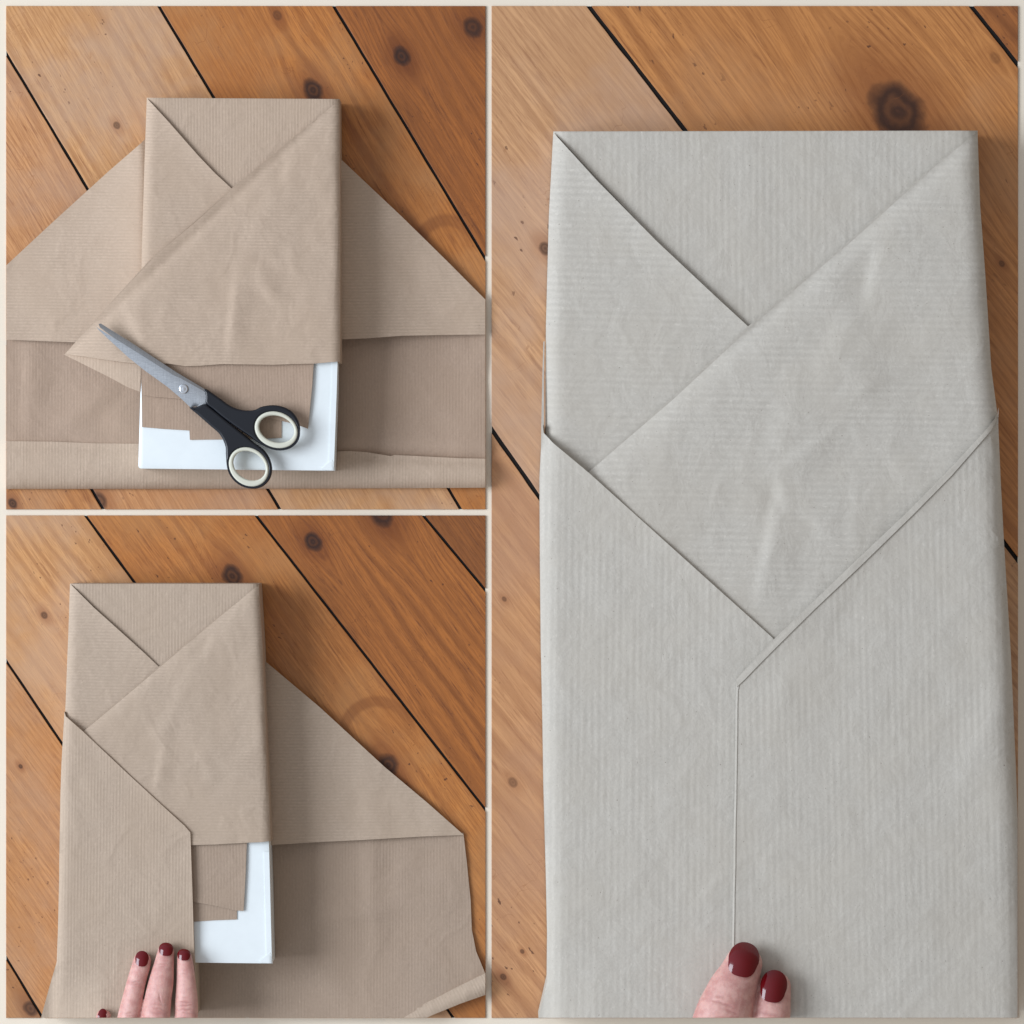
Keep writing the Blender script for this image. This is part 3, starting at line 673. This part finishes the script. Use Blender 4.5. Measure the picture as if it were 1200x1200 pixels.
# ------------------------------------------------------------------ hands
def hand(name, fingers, base, label, vox, creases, nails):
    """fingers: list of [(px, py, z, halfwidth)...] from tip to root; one continuous skin"""
    bm = bmesh.new(); N = 24
    for path, zsc in fingers:
        P = [Vector(p) for p in path]
        pts = []
        for i in range(len(P) - 1):
            p0, p1, p2, p3_ = P[max(0, i - 1)], P[i], P[i + 1], P[min(len(P) - 1, i + 2)]
            for j in range(10):
                t = j / 10
                pts.append(.5 * ((2 * p1) + (-p0 + p2) * t + (2 * p0 - 5 * p1 + 4 * p2 - p3_) * t * t + (-p0 + 3 * p1 - 3 * p2 + p3_) * t ** 3))
        pts.append(P[-1])
        tip = pts[0]; dr = (pts[0] - pts[1]); dr = Vector((dr[0], dr[1], 0)).normalized(); r0 = tip[3]
        head = []
        for k in range(8):
            a = math.pi / 2 * (1 - k / 8)
            head.append(Vector((tip[0] + dr[0] * r0 * .9 * math.sin(a), tip[1] + dr[1] * r0 * .9 * math.sin(a), tip[2] - .2 * r0 * math.sin(a) ** 2 / 1000, r0 * max(.08, math.cos(a)))))
        pts = head + pts; rings = []
        for i, p in enumerate(pts):
            a, b = pts[max(0, i - 1)], pts[min(len(pts) - 1, i + 1)]
            d = Vector((b[0] - a[0], b[1] - a[1])).normalized(); nx, ny = -d[1], d[0]
            ring = []
            for k in range(N):
                th = 2 * math.pi * k / N
                ring.append(bm.verts.new(at(p[0] + nx * p[3] * math.cos(th), p[1] + ny * p[3] * math.cos(th), p[2] + p[3] * zsc / 1000 * math.sin(th))))
            rings.append(ring)
        for a, b in zip(rings, rings[1:]):
            for k in range(N): bm.faces.new((a[k], a[(k + 1) % N], b[(k + 1) % N], b[k]))
        bm.faces.new(rings[0][::-1]); bm.faces.new(rings[-1])
    bmesh.ops.recalc_face_normals(bm, faces=bm.faces)
    me = bpy.data.meshes.new('tmp'); bm.to_mesh(me); bm.free()
    o = bpy.data.objects.new('tmp', me); COL.objects.link(o)
    m = o.modifiers.new('r', 'REMESH'); m.mode = 'VOXEL'; m.voxel_size = vox
    s = o.modifiers.new('s', 'SMOOTH'); s.factor = .5; s.iterations = 5
    bpy.context.view_layer.update()
    me = bpy.data.meshes.new_from_object(o.evaluated_get(bpy.context.evaluated_depsgraph_get())); bpy.data.objects.remove(o)
    bm = bmesh.new(); bm.from_mesh(me)
    c = at(600, 1192.6, .08)
    g = bmesh.ops.bisect_plane(bm, geom=bm.verts[:] + bm.edges[:] + bm.faces[:], dist=1e-6, plane_co=c, plane_no=(0, -1, .1185), clear_outer=True)
    bmesh.ops.holes_fill(bm, edges=[e for e in bm.edges if e.is_boundary], sides=0)
    bm.to_mesh(me); bm.free(); me.name = name
    at_ = me.attributes.new('crease', 'FLOAT', 'POINT'); vals = []
    for v in me.vertices:
        k = D / (D - v.co.z); x, y = v.co.x * 1000 * k + 600, 600 - v.co.y * 1000 * k; q = 0
        for (ax, ay, bx, by, wd, dp) in creases:
            d, t = seg(x + 1.4 * n3(x, y, .15, 3), y + 1.4 * n3(x, y, .15, 9), (ax, ay), (bx, by)); e = math.exp(-(d / wd) ** 2) * math.sin(math.pi * min(.97, max(.03, t)))
            q = max(q, e * min(1, dp * 1400)); v.co.z -= 1.7 * dp * e
        vals.append(q)
    at_.data.foreach_set('value', vals)
    for p in me.polygons: p.use_smooth = True
    for v in me.vertices: v.co -= Vector(at(*base))
    me.materials.clear()
    h = bpy.data.objects.new(name, me); COL.objects.link(h); me.materials.append(M_skin); h.location = at(*base)
    tag(h, label, 'hand')
    for (cx, cy, a, b, ang, zc, hw, zsc, tilt) in nails:   # centre, half width, half length, axis angle (deg), finger centre height, finger half width
        r = math.radians(ang); ax_, ay_ = math.sin(r), -math.cos(r)      # towards the tip
        nx, ny = -ay_, ax_
        poly = []
        for k in range(36):
            th = 2 * math.pi * k / 36; ct, st = math.cos(th), math.sin(th)
            e = .72 if st < 0 else .92
            u = a * math.copysign(abs(ct) ** e, ct); w_ = b * math.copysign(abs(st) ** e, st)
            if st < 0: u *= .94
            poly.append((cx + nx * u + ax_ * w_, min(1192.5, cy + ny * u + ay_ * w_)))
        def zf(x, y, cx=cx, cy=cy, hw=hw, zc=zc, zsc=zsc, b=b, a=a, nx=nx, ny=ny, ax_=ax_, ay_=ay_, tilt=tilt):
            u = (x - cx) * nx + (y - cy) * ny; w_ = ((x - cx) * ax_ + (y - cy) * ay_) / b
            z = zc + hw * zsc / 1000 * math.sqrt(max(.05, 1 - (u / hw) ** 2)) - (.00030 * b * (w_ + .5 * w_ * w_) - hw * .00004 if hw > 15 else .00021 * w_ * b) - hw * tilt * .8 / 1000 * (max(0, w_ + .2)) ** 2
            return z + hw * .11 / 1000
        sheet('fingernail', poly, zf, M_nail, h, max(.7, a / 14), thick=.0009 * a / 8)
    return h
z2 = zt2 + .0078
hand('hand', [
    ([(167, 1125, z2 + .0085, 10.4), (165, 1133, z2 + .0095, 11), (160, 1150, z2 + .0115, 11.2), (155, 1172, z2 + .013, 12.2), (150.5, 1195, z2 + .014, 13.5), (145, 1225, z2 + .015, 14)], .85),
    ([(194.5, 1115, z2 + .0085, 9.8), (192.5, 1128, z2 + .0105, 11.6), (189, 1150, z2 + .014, 14.6), (185, 1172, z2 + .016, 16.0), (182, 1195, z2 + .017, 17.5), (179, 1225, z2 + .017, 18)], .8),
    ([(216, 1121, z2 + .0080, 8.8), (217, 1134, z2 + .0092, 10.2), (218, 1152, z2 + .012, 11.6), (218.5, 1172, z2 + .0135, 13.4), (218, 1195, z2 + .014, 14), (214, 1225, z2 + .014, 15)], .85),
    ([(121.5, 1190, z2 + .0070, 8.4), (119, 1203, z2 + .0078, 9), (116, 1225, z2 + .009, 10)], .85)],
    (190, 1165, z2), 'hand with four dark red nails pressing the folded paper beside the small white box', .0009,
    [(151, 1150, 168, 1151, .9, .0005), (152, 1153, 167, 1153.6, .8, .0004), (145, 1188, 160, 1186, 1, .0004), (146, 1191, 160, 1190, 1, .0004),
     (183, 1129, 199, 1129.5, .8, .0004), (184, 1132, 198, 1132, .8, .0003), (186, 1162, 189, 1178, .8, .0004), (175, 1176, 196, 1178, .9, .0004), (178, 1181, 194, 1183, .9, .0004), (172, 1186, 192, 1188, 1, .0003),
     (207, 1174, 226, 1175, .8, .0006), (207, 1179, 227, 1178, .9, .0007), (208, 1184, 229, 1183, .9, .0006), (209, 1188, 230, 1188, .8, .0004), (211, 1169, 224, 1170, .8, .0004), (210, 1141, 222, 1141, .8, .0003)],
    [(166.3, 1123.5, 8.0, 9.2, 5, z2 + .0087, 10.9, .85, .25), (194.6, 1112.4, 8.6, 7.8, 4, z2 + .0084, 10.6, .8, .42), (215.6, 1118.8, 7.8, 6.8, 2, z2 + .0080, 9.4, .85, .42), (119.6, 1190.6, 5.2, 8.8, 12, z2 + .0070, 8.6, .85, .2)])
z3 = zt3 + .0175
hand('hand', [
    ([(872, 1128, z3 + .016, 22), (866, 1143, z3 + .019, 25), (857, 1162, z3 + .023, 29), (848, 1190, z3 + .026, 34), (838, 1230, z3 + .028, 37)], .8),
    ([(908.5, 1155, z3 + .012, 18.4), (907, 1168, z3 + .014, 20.0), (904, 1190, z3 + .016, 22.5), (899, 1230, z3 + .018, 24)], .85)],
    (880, 1165, z3), 'hand with two dark red nails holding down the large close-up parcel', .0016,
    [(832, 1171, 862, 1182, 1.3, .0009), (846, 1183, 866, 1188, 1.2, .0006), (838, 1166, 850, 1170, 1.2, .0005), (885, 1186, 915, 1190, 1.2, .0005)],
    [(871.5, 1124.5, 18.2, 20.5, 14, z3 + .0165, 22.8, .8, .45), (906.6, 1155.8, 15.8, 19.2, 9, z3 + .0129, 19.6, .85, .2)])
